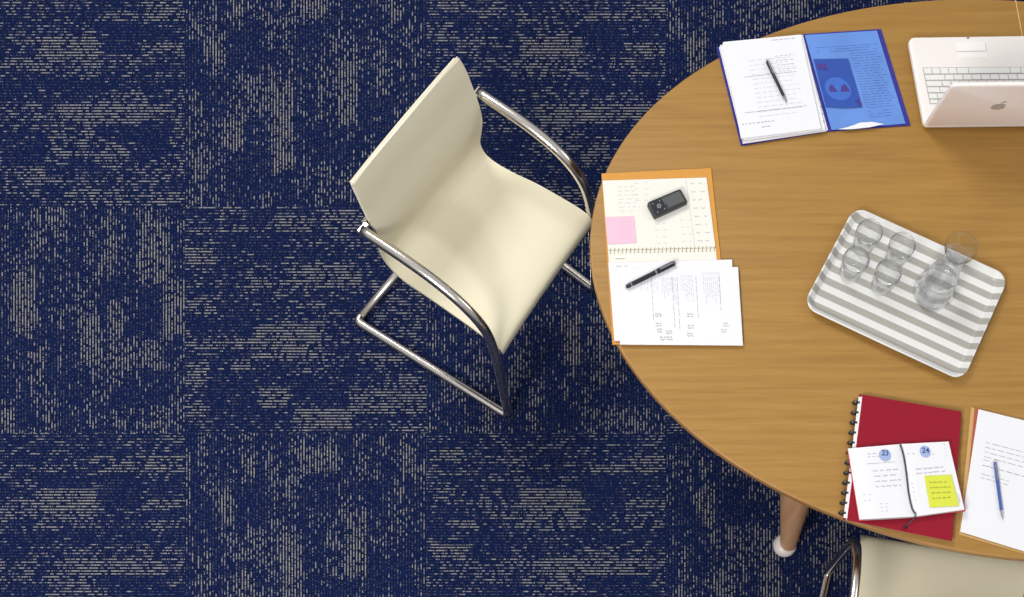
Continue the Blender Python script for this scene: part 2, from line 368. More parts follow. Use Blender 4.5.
# ------------------------------------------------------------------ table
TZ = .75
EC, EA, EB, ER = Vector((1.2883, 1.6796)), 1.1412, .7214, math.radians(-7.8)
def ell(s, inset=0, z=TZ):
    a, b_ = EA - inset, EB - inset; x, y = a * math.cos(s), b_ * math.sin(s)
    return Vector((EC.x + x * math.cos(ER) - y * math.sin(ER), EC.y + x * math.sin(ER) + y * math.cos(ER), z))
tbl = thing('conference_table', (EC.x, EC.y, 0), 'large oval oak conference table covered with papers, laptop and tray', 'table')
bm = bmesh.new(); NS = 160; loops = []
for ins, z in ((.02, TZ - .030), (.004, TZ - .026), (0, TZ - .020), (0, TZ - .004), (.0015, TZ - .0012), (.004, TZ)):
    loops.append([ell(2 * math.pi * k / NS, ins, z) for k in range(NS)])
R = loft(bm, loops)
for f in bm.faces:
    if f.calc_center_median().z < TZ - .0005 : f.material_index = 1
mesh_obj('tabletop', bm, [OAK, EDGE], tbl, smooth=True)
# joint between the two halves of the top
bm = bmesh.new(); a = U(1014, -8, TZ); c = U(1063, 250, TZ)
d = (c - a).normalized(); nn = Vector((-d.y, d.x, 0)) * .0012
prism(bm, [(a - nn).to_2d(), (c - nn).to_2d(), (c + nn).to_2d(), (a + nn).to_2d()], TZ - .002, TZ + .0003)
mesh_obj('joint_strip', bm, mat('pale_joint', (214, 172, 118), .5), tbl)
def leg(foot, top):
    bm = bmesh.new(); foot = Vector(foot); top = Vector(top); loops = []; ax = (top - foot)
    out = (Vector((foot.x, foot.y)) - EC).normalized()
    for t in [0, .04, .1, .3, .6, .85, 1]:
        p = foot + ax * (.035 + t * .965); r = .025 + .036 * t
        n2 = 24; loops.append([p + Vector((math.cos(2 * math.pi * k / n2) * r, math.sin(2 * math.pi * k / n2) * r, 0)) for k in range(n2)])
    loft(bm, loops); o = mesh_obj('leg', bm, LEGW, tbl, smooth=True)
    bm = bmesh.new(); lathe(bm, [(0, .0), (.024, .001), (.034, .010), (.037, .022), (.034, .034), (.026, .042), (0, .046)], foot + Vector((-.013, .002, 0)), 28)
    f = mesh_obj('foot', bm, mat('pale_grey_foot', (222, 214, 208), .35), tbl, smooth='all'); f.parent = o; f['label'] = 'pale grey ball foot'
lf = U(789, 546, .02); lt = U(803, 452, .72)
lf.z = 0
leg(lf, lt)
for sx_, sy_ in ((1, 1), (-1, 1), (1, -1)):
    # the other legs, mirrored about the table centre (hidden under the top)
    def mir(p):
        d = Vector((p.x - EC.x, p.y - EC.y)); ca, sa = math.cos(ER), math.sin(ER)
        u, v = d.x * ca + d.y * sa, -d.x * sa + d.y * ca
        u, v = -u * sx_, -v * sy_
        if (sx_, sy_) == (-1, 1): u, v = -(-u), v
        return Vector((EC.x + u * ca - v * sa, EC.y + u * sa + v * ca, p.z))
    leg(mir(lf), mir(lt))

# ------------------------------------------------------------------ chairs
def make_chair(loc, yaw, skew, label, wf=1.0, da=0.0, df=0.0, sp=0.0):
    t = thing('armchair', (*loc, 0), label, 'chair', 'cantilever meeting chairs'); t['_local'] = 1; t.rotation_euler = (0, 0, yaw)
    def K(b_, a, z):
        g_ = max(0, min(1, (.18 - b_) / .36)); return Vector((b_ + skew * g_ * a / .235, a, z))
    prof = catmull([(-.219, .832, .208), (-.203, .79, .212), (-.187, .73, .214), (-.168, .66, .214), (-.160, .60, .213), (-.164, .54, .210), (-.166, .49, .206), (-.148, .452, .207), (-.108, .438, .210), (-.05, .445, .212), (.03, .46, .217), (.12, .468, .221), (.185, .468, .224), (.214, .458, .224), (.222, .438, .222), (.220, .42, .218)], 5)
    prof = [Vector((p[0], p[1], p[2] * wf)) for p in prof]
    fold = 36
    def shell(i_a, i_b, name, camber):
        ps = prof[i_a:i_b]; 
        bm = bmesh.new(); nw = 14; th = .017; F = []; B = []
        for i, p in enumerate(ps):
            i0 = max(0, i + i_a - 1); i1 = min(len(prof) - 1, i + i_a + 1); tx = prof[i1][0] - prof[i0][0]; tz = prof[i1][1] - prof[i0][1]; l = math.hypot(tx, tz); nx, nz = tz / l, -tx / l
            # front surface normal: up/forward side
            if nz * 1 + nx * .6 < 0: nx, nz = -nx, -nz
            fr_, bk = [], []
            for k in range(nw + 1):
                s = -1 + 2 * k / nw; s = math.copysign(abs(s) ** .85, s); wd = p[2]
                dip = -camber * (1 - s * s)
                fr_.append(bm.verts.new(K(p[0] + nx * dip, s * wd, p[1] + nz * dip)))
                bk.append(bm.verts.new(K(p[0] + nx * (dip - th), s * (wd - .003), p[1] + nz * (dip - th))))
            F.append(fr_); B.append(bk)
        m = len(ps)
        for i in range(m - 1):
            for k in range(nw):
                bm.faces.new((F[i][k], F[i][k + 1], F[i + 1][k + 1], F[i + 1][k])); bm.faces.new((B[i][k], B[i + 1][k], B[i + 1][k + 1], B[i][k + 1]))
            bm.faces.new((F[i][0], F[i + 1][0], B[i + 1][0], B[i][0])); bm.faces.new((F[i][nw], B[i][nw], B[i + 1][nw], F[i + 1][nw]))
        for k in range(nw):
            bm.faces.new((F[0][k], B[0][k], B[0][k + 1], F[0][k + 1])); bm.faces.new((F[-1][k], F[-1][k + 1], B[-1][k + 1], B[-1][k]))
        return mesh_obj(name, bm, CREAM, t, smooth=True)
    bk = shell(0, fold + 1, 'backrest', .004); shell(fold, len(prof), 'seat', .004)
    bm = bmesh.new(); pp = prof[:14][::-1]
    off = .006
    L = [K(p[0] - off, -p[2], p[1]) for p in pp]; Rr = [K(p[0] - off, p[2], p[1]) for p in pp[::-1]]
    tube(bm, L + Rr, .0036, 8); pi = mesh_obj('rim_highlight', bm, CREAM2, bk, smooth='all')  # thin pale tube draws the bright rim highlight of the backrest
    for s in (-1, 1):
        w_ = (.238 * wf + da) * s
        arm = [(-.193, .672), (-.06, .676), (.03, .668), (.10, .645), (.153, .605), (.185, .55), (.205, .46), (.218, .34), (.234, .14), (.241, .045)]
        P = [K(b_ - df * max(0, min(1, (b_ + .1) / .25)), w_ - s * sp * max(0, (.66 - z) / .66), z) for b_, z in arm]; P = catmull(P, 6)
        bm = bmesh.new(); tube(bm, P + [K(.241 - df, w_ - s * sp, .030)], .0136, 16); mesh_obj('armrest', bm, CHROME, t, smooth='all')
        bm = bmesh.new(); wr = .262 * s * wf
        tube(bm, fillet([K(.241 - df, w_ - s * sp, .045), K(.240 - df, w_ - s * sp, .0136), K(-.285, wr, .0136), K(-.285, wr * .93, .0136)], .014, 6), .0136, 16); mesh_obj('floor_runner', bm, CHROME, t, smooth='all')
        bm = bmesh.new(); prism(bm, [K(-.200, w_ - .022 * s, 0).to_2d(), K(-.184, w_ - .022 * s, 0).to_2d(), K(-.184, w_ + .012 * s, 0).to_2d(), K(-.200, w_ + .012 * s, 0).to_2d()], .665, .680)
        mesh_obj('arm_bracket', bm, CHROME, t, bevel=.002)
    bm = bmesh.new(); tube(bm, [K(-.285, -.25 * wf, .0136), K(-.285, .25 * wf, .0136)], .0132, 16); mesh_obj('crossbar', bm, CHROME, t, smooth='all')
    bm = bmesh.new(); tube(bm, [K(.200, -.237 * wf - da, .436), K(.200, .237 * wf + da, .436)], .009, 12); mesh_obj('seat_rail', bm, CHROME, t, smooth='all')
    bm = bmesh.new(); tube(bm, [K(-.204, -.222 * wf - da, .672), K(-.204, .222 * wf + da, .672)], .008, 12); mesh_obj('back_rail', bm, CHROME, t, smooth='all')
    return t
yaw1 = math.radians(-34.5); e1 = Vector((math.cos(yaw1), math.sin(yaw1))); r1 = Vector((-e1.y, e1.x))
make_chair(e1 * -1.2 + r1 * 1.506, yaw1, .023, 'whole cream armchair with chrome cantilever frame standing on blue carpet left of the table')
yaw2 = math.radians(82); e2 = Vector((math.cos(yaw2), math.sin(yaw2))); r2 = Vector((-e2.y, e2.x))
make_chair(U(862, 532, .468).to_2d() - e2 * .222 - r2 * .224 * 1.06, yaw2, 0, 'cream armchair with only its seat and one chrome arm showing, below the red notebook', 1.06, .022, .02, .035)

# ------------------------------------------------------------------ blue folder (top)
def base_of(q, z=TZ): 
    p = U(*bil(q, .5, .5), z); return (p.x, p.y, z)
def slab(name, q, z0, z1, mats, parent=None, r=0, bevel=0, ink=None, sidemat=None):
    bm = bmesh.new(); P = quadpts(q, z1)
    if r: P = roundpoly(P, r, 4)
    prism(bm, P, z0, z1, 0, sidemat)
    if ink: ink(bm, SQ(q, z1 + .0004))
    return mesh_obj(name, bm, mats, parent, bevel=bevel)
qL = [(716.5, 47), (804, 34.5), (830, 131), (741, 145.5)]; qR = [(804, 34), (881, 29), (910.5, 125), (830, 131)]
fo = thing('display_folder', base_of([qL[0], qR[1], qR[2], qL[3]]), 'open blue plastic folder holding white printed sheets at the top of the table', 'folder')
slab('back_cover', qL, TZ + .0005, TZ + .003, PURPLE, fo)
pq = [[(720, 45), (802, 36), (828, 130), (744, 142)], [(719, 47), (803, 35), (826.5, 131), (743, 143.5)], [(722, 44), (802.5, 35), (825.5, 129.5), (744, 141)], [(720, 46), (801, 35), (822, 130), (743.5, 140)], [(723, 42), (801, 34.5), (821, 128.5), (741, 138.5)]]
for i, qq in enumerate(pq):
    z0 = TZ + .0034 + i * .003; last = i == len(pq) - 1
    def inkf(bm, S):
        writing(bm, S, .28, .86, .22, .80, 13, 1, .0011, (.02, .08), .02, seed=5)
        writing(bm, S, .62, .93, .03, .05, 1, 2, .0012, seed=6); writing(bm, S, .05, .5, .86, .86, 1, 3, .0012, (.02, .05), hand=.006, seed=7); writing(bm, S, .28, .42, .91, .91, 1, 3, .0012, (.02, .05), hand=.006, seed=8)
        writing(bm, S, .18, .92, .38, .38, 1, 2, .001, (.1, .2), .01, seed=9); writing(bm, S, .10, .95, .745, .745, 1, 2, .001, (.1, .2), .01, seed=10); writing(bm, S, .62, .88, .20, .34, 4, 2, .001, (.02, .05), seed=11)
    slab('page', qq, z0, z0 + .0022, [PAPER, INKV, INKG, INKD], fo, ink=inkf if last else None)
bm = bmesh.new()
for k in range(7):   # little index marks down the page edge
    p = U(816.6 + k * 1.5 - .6, 84 + k * 7.2, TZ + .0157); ribbon(bm, [p, p + Vector((.003, -.006, 0))], .0016, 0)
mesh_obj('index_mark', bm, INKD, fo)
cv = slab('pocket_cover', qR, TZ + .0005, TZ + .0035, PURPLE, fo)
def bil_q(q, us, vs_): return [bil(q, us[0], vs_[0]), bil(q, us[1], vs_[0]), bil(q, us[1], vs_[1]), bil(q, us[0], vs_[1])]
inner = [(804.8, 35), (876.8, 30.5), (905.5, 123.5), (831.5, 130)]
sh = bmesh.new(); NXs = 14
S = SQ(inner, 0)
G = [[sh.verts.new(U(*bil(inner, i / NXs, j / NXs), TZ + .0042 + .0035 * math.sin(i / NXs * 5.0 + j * .15) ** 2)) for i in range(NXs + 1)] for j in range(NXs + 1)]
for j in range(NXs):
    for i in range(NXs):
        f = sh.faces.new((G[j][i], G[j][i + 1], G[j + 1][i + 1], G[j + 1][i]))
SH = lambda dz=0: (lambda u, v: U(*bil(inner, u, v), TZ + .0042 + .0035 * math.sin(u * 5.0 + v * NXs * .15) ** 2 + .0005 + dz))
writing(sh, SH(), .54, .96, .22, .80, 22, 1, .0010, (.04, .12), .02, seed=21)
writing(sh, SH(), .10, .95, .14, .19, 3, 1, .0009, (.1, .3), .02, seed=22)
writing(sh, SH(), .55, .9, .84, .90, 3, 1, .0011, (.1, .3), .02, seed=23)
pocket = mesh_obj('plastic_pocket', sh, [BLUE, BLUEINK], cv, smooth=True); pocket['label'] = 'light blue see-through pocket with printed text'
def patch(name, q, z, mats, parent, n_=10, zf=None, extra=None):
    bm = bmesh.new(); zf = zf or (lambda u, v: z)
    G = [[bm.verts.new(U(*bil(q, i / n_, j / n_), zf(i / n_, j / n_))) for i in range(n_ + 1)] for j in range(n_ + 1)]
    for j in range(n_):
        for i in range(n_): bm.faces.new((G[j][i], G[j][i + 1], G[j + 1][i + 1], G[j + 1][i]))
    if extra: extra(bm)
    return mesh_obj(name, bm, mats, parent)
qp = [(813.5, 59), (848, 58.5), (862.5, 107), (826, 107.5)]
def picz(u, v):
    # follow the pocket surface
    x, y = bil(qp, u, v); uu = (x - (806 + (y - 36) * .29)) / 71; vv = (y - 34) / 93
    return TZ + .0042 + .0035 * math.sin(max(0, uu) * 5.0 + vv * NXs * .15) ** 2 + .0007
def pice(bm):
    def disc(cu, cv_, ru, rv, mi, n_=20, a0=0, a1=2 * math.pi, dz=.0004):
        P = []
        for k in range(n_):
            a = a0 + (a1 - a0) * k / n_; u, v = cu + ru * math.cos(a), cv_ + rv * math.sin(a); x, y = bil(qp, u, v); P.append(bm.verts.new(U(x, y, TZ + .0090 + dz)))
        bm.faces.new(P).material_index = mi
    def pol(pts, mi, dz=.0006):
        bm.faces.new([bm.verts.new(U(*bil(qp, u, v), TZ + .0090 + dz)) for u, v in pts]).material_index = mi
    disc(.47, .62, .36, .24, 1)
    pol([(.22, .68), (.22, .6), (.30, .52), (.36, .55), (.44, .68)], 2); pol([(.52, .68), (.58, .57), (.68, .52), (.76, .60), (.78, .68)], 2)
    pol([(.04, .10), (.30, .10), (.34, .22), (.08, .22)], 2); pol([(.86, .84), (.98, .84), (.99, .98), (.92, .98)], 2)
patch('picture_print', qp, 0, [BLUEDK, BLUEMID, MAUVE], pocket, 8, zf=lambda u, v: TZ + .0088, extra=pice)
# white sheet corner showing at the pocket mouth
bm = bmesh.new(); P = [(838, 129.3), (848, 127), (860, 122.6), (872, 121.8), (884, 124.0), (870, 127.2), (852, 129.2)]
prism(bm, [U(x, y, TZ + .009).to_2d() for x, y in P], TZ + .0085, TZ + .0092); mesh_obj('sheet_corner', bm, PAPER, pocket)

def pen(name, p0, p1, z, r, mats, label, clip=True, kind='ball'):
    """p0 = rear end px, p1 = tip px, lies at height z"""
    a = U(*p0, z + r); c = U(*p1, z + r); L = (c - a).length; d = (c - a).normalized()
    t = thing(name, (*((a + c) / 2).to_2d(), z), label, 'pen')
    def seg(nm, s0, s1, prof, m):
        bm = bmesh.new(); pts = [a + d * (L * (s0 + (s1 - s0) * q_[0])) for q_ in prof]; tube(bm, pts, [max(.0002, r * q_[1]) for q_ in prof], 14); return mesh_obj(nm, bm, m, t, smooth=True)
    if kind == 'ball':
        seg('barrel', .03, .84, [(0, .8), (.02, 1), (.5, 1), (.98, .95), (1, .9)], mats[0]); seg('tip', .84, 1, [(0, .9), (.5, .6), (.9, .3), (1, .12)], mats[1]); seg('button', 0, .035, [(0, .4), (.2, .55), (1, .55)], mats[1])
    else:
        seg('barrel', 0, .60, [(0, .55), (.03, .85), (.2, .95), (1, 1)], mats[0]); seg('cap', .61, .985, [(0, 1.12), (.9, 1.1), (1, .9)], mats[0]); seg('ring', .585, .615, [(0, 1.14), (1, 1.14)], mats[1]); seg('end_band', .09, .115, [(0, 1.0), (1, 1.0)], mats[1]); seg('end_finial', .965, 1.0, [(0, 1.15), (.7, 1.1), (1, .6)], mats[1])
    if clip:
        bm = bmesh.new(); up = Vector((0, 0, r * 1.15)); s0, s1 = ((.06, .34) if kind == 'ball' else (.68, .95))
        nn = Vector((-d.y, d.x, 0)) * r * .28; P0, P1 = a + d * L * s0 + up, a + d * L * s1 + up
        loft(bm, [[P - nn, P + nn, P + nn + Vector((0, 0, .001)), P - nn + Vector((0, 0, .001))] for P in (P0, P1)]); mesh_obj('clip', bm, mats[1], t)
    return t
DKPEN = mat('dark_plum_barrel', (48, 40, 50), .3, .3, .05)
pen('ballpoint_pen', (766.4, 60), (787, 103), TZ + .0185, .0041, [DKPEN, STEEL], 'slim dark ballpoint pen lying on the pages of the blue folder')

# ------------------------------------------------------------------ laptop
LZ = TZ + .004; LT = TZ + .026
qb = [(908, 37), (1046, 35), (1064, 123), (924, 124.5)]
lap = thing('laptop', base_of(qb), 'open white laptop at the top right corner of the photo', 'laptop')
bm = bmesh.new(); Q = quadpts(qb, LT)
lo = [(.010, LZ), (.002, LZ + .004), (0, LZ + .010), (0, LT - .004), (.0015, LT - .001), (.004, LT)]
loft(bm, [[Vector((p.x, p.y, z)) for p in roundpoly(insetpoly(Q, i) if i else Q, max(.004, .014 - i), 6)] for i, z in lo])
lb_ = mesh_obj('base', bm, WHITEPL, lap, smooth=True)
for u, v in ((.06, .08), (.94, .08), (.94, .92), (.06, .92)):
    bm = bmesh.new(); lathe(bm, [(0, TZ + .0003), (.006, TZ + .0003), (.006, LZ + .001), (0, LZ + .001)], (*U(*bil(qb, u, v), LZ).to_2d(), 0), 14); mesh_obj('rubber_foot', bm, BLACKM, lap).parent = lb_
qk = [(922.5, 67.5), (1054, 66.5), (1061, 103), (929.8, 104)]
kb = slab('keyboard', qk, LT - .0005, LT + .0006, KEYGAP, lap)
rowsy = [(0, .175), (.19, .345), (.36, .515), (.53, .685), (.70, .855), (.87, .99)]
layouts = [[1, 1, 1, 1, 1.4, 5.0, 1.3, 1, 1, 1, 1], [2.2] + [1] * 10 + [2.2], [1.8] + [1] * 11 + [1.8], [1.4] + [1] * 12 + [1.2], [1] * 13 + [1.6], [1] * 15]
for (v0, v1), lay in zip(rowsy, layouts):
    tot = sum(lay); u = .004
    for k in lay:
        du = k / tot * .992
        qq = bil_q(qk, (u + .0035, u + du - .0035), (v0 + .015, v1 - .01)); bm = bmesh.new(); prism(bm, quadpts(qq, LT + .002), LT + .0006, LT + .0022)
        mesh_obj('key', bm, KEYW, lap).parent = kb; u += du
tq = [(956, 42.5), (985, 42), (987.5, 57.3), (958.6, 58)]
slab('trackpad', tq, LT - .0004, LT + .0003, mat('trackpad_grey_white', (240, 236, 232), .5), lap)
bm = bmesh.new(); P = [U(956.5, 51.6, LT + .0006), U(986.2, 51, LT + .0006)]; ribbon(bm, P, .0016, 0); P = [U(985.4, 43, LT + .0006), U(986.6, 51, LT + .0006)]; ribbon(bm, P, .0012, 0)
mesh_obj('trackpad_button_gap', bm, mat('warm_grey_gap', (176, 166, 158), .6), lap)
bm = bmesh.new(); lathe(bm, [(0, LT), (.0038, LT), (.0034, LT + .0006), (0, LT + .0007)], (*U(968, 37.6, LT).to_2d(), 0), 16); mesh_obj('lid_catch', bm, mat('grey_catch', (150, 150, 150), .4, .5), lap)
# lid, leaning back a little past upright
hL = U(925, 121.6, LT); hR = U(1063, 120.2, LT); hz = .228
tL = U(952, 82.0, LT + hz)
side = (hR - hL).normalized(); up = tL - hL; upv = (up - side * up.dot(side)); upl = upv.length; upn = upv.normalized()
tR = hR + up; nrm = side.cross(upn).normalized()
if nrm.y > 0: nrm = -nrm      # outward = away from the user, down in the photo
wl = (hR - hL).length
def lidpt(s, t, o): return hL + side * (s * wl) + up * t + nrm * o
bm = bmesh.new()
def lidloop(ins, o):
    pts = roundpoly([Vector((ins, ins * .2)), Vector((wl - ins, ins * .2)), Vector((wl - ins, upl - ins)), Vector((ins, upl - ins))], [.006, .006, max(.004, .014 - ins), max(.004, .014 - ins)], 6)
    return [hL + side * (p.x + (p.y / upl) * (up.dot(side))) + upn * p.y + nrm * o for p in pts]
loft(bm, [lidloop(.004, -.001), lidloop(0, .0015), lidloop(0, .006), lidloop(.0015, .0085), lidloop(.005, .010)])
lid = mesh_obj('lid', bm, WHITELID, lap, smooth=True)
bm = bmesh.new(); P = [lidpt(.05, .09, -.0016), lidpt(.95, .09, -.0016), lidpt(.95, .94, -.0016), lidpt(.05, .94, -.0016)]; bm.faces.new([bm.verts.new(p) for p in P])
sc_ = mesh_obj('screen', bm, mat('dark_screen', (70, 76, 84), .15), lap); sc_.parent = lid
# fruit shaped mark on the lid, bite on its right, leaf on top, drawn for a reader behind the screen
C0 = lidpt(0, 0, 0); tgt = U(998.5, 105.0, LT + .11)
s_c = (tgt - hL).dot(side) - .0; t_c = (tgt - hL).dot(upn)
bm = bmesh.new(); P = []
for k in range(40):
    a = 2 * math.pi * k / 40; x = math.cos(a); y = math.sin(a); r = 1 - .10 * max(0, math.sin(a)) ** 8 - .06 * max(0, -math.sin(a)) ** 10
    x, y = x * r * .98, y * r
    dx, dy = x - 1.12, y - .12
    if dx * dx + dy * dy < .16:  # bite
        l = math.hypot(dx, dy); x, y = 1.12 + dx / l * .40, .12 + dy / l * .40
    P.append((x * .019, y * .019))
bm.faces.new([bm.verts.new(hL + side * (s_c + x) + upn * (t_c + y) + nrm * .0104) for x, y in P])
P = [(0 + .012 * math.cos(a) * .9, 0) for a in (0,)]
lf_ = []
for k in range(12):
    a = 2 * math.pi * k / 12; x = math.cos(a) * .0085; y = math.sin(a) * .0036; lf_.append((x * .7 - y * .7 + .005, x * .7 + y * .7 + .0265))
bm.faces.new([bm.verts.new(hL + side * (s_c + x) + upn * (t_c + y) + nrm * .0104) for x, y in lf_])
lg = mesh_obj('logo', bm, LOGOG, lap); lg.parent = lid

# ------------------------------------------------------------------ orange organiser, note, phone
qo = [(601.5, 173.5), (711, 168), (722, 262), (612, 344)]
qo = [(601.5, 173.5), (711, 168), (729.5, 341), (612.5, 344.5)]
og = thing('organizer', base_of(qo), 'open spiral organizer with orange card cover at the left end of the table', 'notebook')
slab('cover', qo, TZ + .0004, TZ + .004, ORANGE, og)
def inko(bm, S):
    writing(bm, S, .14, .34, .10, .45, 7, 1, .0012, (.03, .06), .03, hand=.012, seed=31); writing(bm, S, .84, .97, .08, .9, 8, 2, .0012, (.03, .05), .04, hand=.01, seed=32)
    writing(bm, S, .46, .58, .55, .92, 5, 1, .001, (.02, .05), .04, hand=.01, seed=33); writing(bm, S, .70, .80, .6, .9, 4, 1, .001, (.02, .04), .04, hand=.01, seed=34)
    writing(bm, S, .30, .44, .05, .3, 4, 1, .001, (.02, .05), .05, seed=35)
    for uu in (.80,): ribbon(bm, [S(uu, .02), S(uu + .01, .98)], .0009, 1)
slab('page', [(602.5, 180.5), (706.5, 177.5), (715.5, 247.5), (608, 250)], TZ + .0042, TZ + .0068, [PAPERC, INKV, INKB], og, ink=inko)
slab('page', [(608.1, 250.6), (715.7, 248.1), (724, 330), (614, 334)], TZ + .0042, TZ + .0064, [PAPERC, INKV, INKG], og, ink=lambda bm, S: writing(bm, S, .06, .18, .10, .10, 1, 2, .0014, seed=36))
bm = bmesh.new()
bm2 = bmesh.new()
for k in range(27):
    u = (k + .5) / 27; p = U(608 + u * 108, 251 - u * 2.3, TZ + .0068); pts = [p + Vector((0, -.0065 * math.cos(a), .0030 * math.sin(a) - .0008)) + Vector((.0016 * a / 3, 0, 0)) for a in [j * math.pi / 6 for j in range(7)]]
    tube(bm, pts, .0008, 6)
mesh_obj('wire_binding', bm, mat('brassy_wire', (196, 184, 150), .3, .6), og, smooth='all')
bm = bmesh.new()
for k in range(27):
    u = (k + .5) / 27
    for dy in (-2.2, 2.4):
        p = U(608 + u * 108 + .5, 251 - u * 2.3 + dy, TZ + .0072); ribbon(bm, [p, p + Vector((.0018, 0, 0))], .0013, 0)
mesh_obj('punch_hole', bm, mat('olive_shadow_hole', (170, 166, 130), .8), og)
def note(name, q, z, m, ink, label, fn, th=.0012):
    bm = bmesh.new(); P = quadpts(q, z + th)
    prism(bm, P, z, z + th); fn(bm, SQ(q, z + th + .0003)); o = mesh_obj(name, bm, [m, ink], None); return tag(o, label, 'note')
note('sticky_note', [(605, 217.3), (634, 216), (636.4, 242.5), (607.6, 244)], TZ + .0074, PINK, mat('pink_ink', (226, 176, 202), .8), 'pink square sticky note on the organizer page', lambda bm, S: writing(bm, S, .45, .9, .2, .8, 6, 1, .0011, (.06, .12), .06, hand=.03, seed=41))
ph = thing('mobile_phone', base_of([(647.5, 202.6), (680, 189), (687.5, 201), (655, 217)]), 'small charcoal mobile phone lying on the open organizer page', 'phone')
pz = TZ + .0072; qf = [(646.6, 202.2), (680.6, 188.0), (688.4, 201.8), (654.6, 217.3)]
bm = bmesh.new(); Q = quadpts(qf, pz + .017)
loft(bm, [[Vector((p.x, p.y, z)) for p in roundpoly(insetpoly(Q, i) if i else Q, .006, 5)] for i, z in ((.002, pz), (0, pz + .003), (0, pz + .013), (.001, pz + .0155), (.003, pz + .017))])
mesh_obj('case', bm, GREY_PH, ph, smooth=True)
slab('screen', bil_q(qf, (.46, .93), (.14, .84)), pz + .0168, pz + .0176, SCREEN, ph)
slab('keypad', bil_q(qf, (.05, .40), (.10, .90)), pz + .0168, pz + .0174, BLACK, ph, r=.003)
def pdisc(name, u, v, r, m, h=.0006):
    bm = bmesh.new(); c = U(*bil(qf, u, v), pz + .0176); lathe(bm, [(0, pz + .0172), (r, pz + .0172), (r * .92, pz + .0172 + h), (0, pz + .0172 + h)], (c.x, c.y, 0), 18); return mesh_obj(name, bm, m, ph, smooth=True)
pdisc('navigation_key', .25, .5, .0062, STEEL, .001); pdisc('select_key', .25, .5, .0026, GREY_PH, .0016)
for u, v in ((.13, .24), (.33, .22), (.14, .80), (.35, .78)): pdisc('button', u, v, .0019, STEEL)
bm = bmesh.new(); S = SQ(qf, pz + .0178); writing(bm, lambda v, u: S(u, v), .22, .62, .43, .43, 1, 0, .0013, (.04, .06), .02, seed=44); mesh_obj('maker_mark', bm, STEEL, ph)

# ------------------------------------------------------------------ loose sheets and fountain pen
def rag(name, q, z, label, mats, inkf):
    bm = bmesh.new(); prism(bm, quadpts(q, z + .0012), z, z + .0012); inkf(bm, SQ(q, z + .0016)); o = mesh_obj(name, bm, mats); return tag(o, label, 'paper')
rag('paper_sheet', [(608.3, 262.5), (732, 259.5), (736, 338), (614.5, 341)], TZ + .0074, 'white sheet half hidden under the larger printed sheet by the table edge', [PAPER, INKG], lambda bm, S: writing(bm, S, .06, .16, .05, .05, 1, 1, .0012, seed=50))
def inkw(bm, S):
    for (u0, u1, v0, v1, rows, mi, fill) in ((.20, .33, .18, .40, 6, 1, 1), (.37, .48, .13, .48, 8, 1, 1), (.53, .62, .10, .45, 7, 1, 1), (.71, .84, .06, .55, 9, 1, 1)):
        # columns of print running down the sheet
        for k in range(rows):
            u = u0 + (u1 - u0) * k / (rows - 1); writing(bm, lambda vv, uu: S(uu, vv), v0, v1 * random.uniform(.7, 1.05), u, u, 1, mi, .0011, (.02, .06), .02, seed=60 + k + int(u0 * 100))
    for u, v1 in ((.285, .75), (.455, .80), (.495, .85), (.65, .78), (.84, .6)):
        writing(bm, lambda vv, uu: S(uu, vv), .12, v1, u, u, 1, 2, .0009, (.04, .12), .02, seed=int(u * 900))
    for (u, v) in ((.30, .60), (.30, .72), (.31, .80), (.33, .90), (.38, .82), (.38, .90), (.56, .60), (.56, .75), (.55, .85), (.85, .72), (.83, .80)):
        writing(bm, S, u, u + .05, v, v + .03, 2, 2 if u > .8 else 3, .0012, (.02, .04), .008, hand=.012, seed=int(u * 100 + v * 1000))
rag('paper_sheet', [(616, 268), (738, 267), (743, 345.5), (620, 344.5)], TZ + .0090, 'printed white sheet lying on top, under the black fountain pen', [PAPER, INKV, INKG, INKD], inkw)
pen('fountain_pen', (626, 287), (675.5, 262.6), TZ + .0108, .0060, [BLACK, STEEL], 'thick black capped fountain pen with silver ring lying on loose sheets', kind='fountain')

# ------------------------------------------------------------------ tray, tumblers, carafe
qt = [(855, 205.8), (1009.5, 275.8), (962.6, 381.6), (802.2, 306.2)]
TRAYZ = TZ + .022
Q = quadpts(qt, TRAYZ)
tray = thing('serving_tray', base_of(qt), 'grey and white striped serving tray with rounded corners', 'tray')
TR = bpy.data.materials.new('striped_tray'); TR.use_nodes = True; n = TR.node_tree; b = n.nodes['Principled BSDF']; b.inputs['Roughness'].default_value = .3
cL = (Q[0] + Q[1] + Q[2] + Q[3]) / 4; ax = ((Q[1] - Q[0]).normalized() + (Q[2] - Q[3]).normalized()).normalized(); ay = Vector((-ax.y, ax.x)); wid = abs((Q[3] - Q[0]).dot(ay))
tcn = N('ShaderNodeTexCoord'); vd = N('ShaderNodeVectorMath', operation='DOT_PRODUCT'); vd.inputs[1].default_value = (ay.x, ay.y, 0); n.links.new(tcn.outputs['Object'], vd.inputs[0])
st = M('LESS_THAN', M('FRACT', M('ADD', M('DIVIDE', vd.outputs['Value'], wid / 8.3), .02)), .5)
mx = N('ShaderNodeMix', data_type='RGBA'); n.links.new(st, mx.inputs[0]); mx.inputs[6].default_value = RGB(222, 221, 218); mx.inputs[7].default_value = RGB(166, 163, 155); n.links.new(mx.outputs[2], b.inputs['Base Color'])
bm = bmesh.new()
def tl(i, z, r0=.036): return [Vector((p.x, p.y, z)) for p in roundpoly(insetpoly(Q, i) if i else Q, max(.01, r0 - i), 8)]
loft(bm, [tl(.020, TZ + .0005), tl(.014, TZ + .003), tl(.003, TRAYZ - .003), tl(0, TRAYZ - .002), tl(0, TRAYZ - .0005), tl(.001, TRAYZ), tl(.004, TRAYZ), tl(.005, TRAYZ - .001), tl(.016, TZ + .009), tl(.020, TZ + .0055), tl(.026, TZ + .0045)])
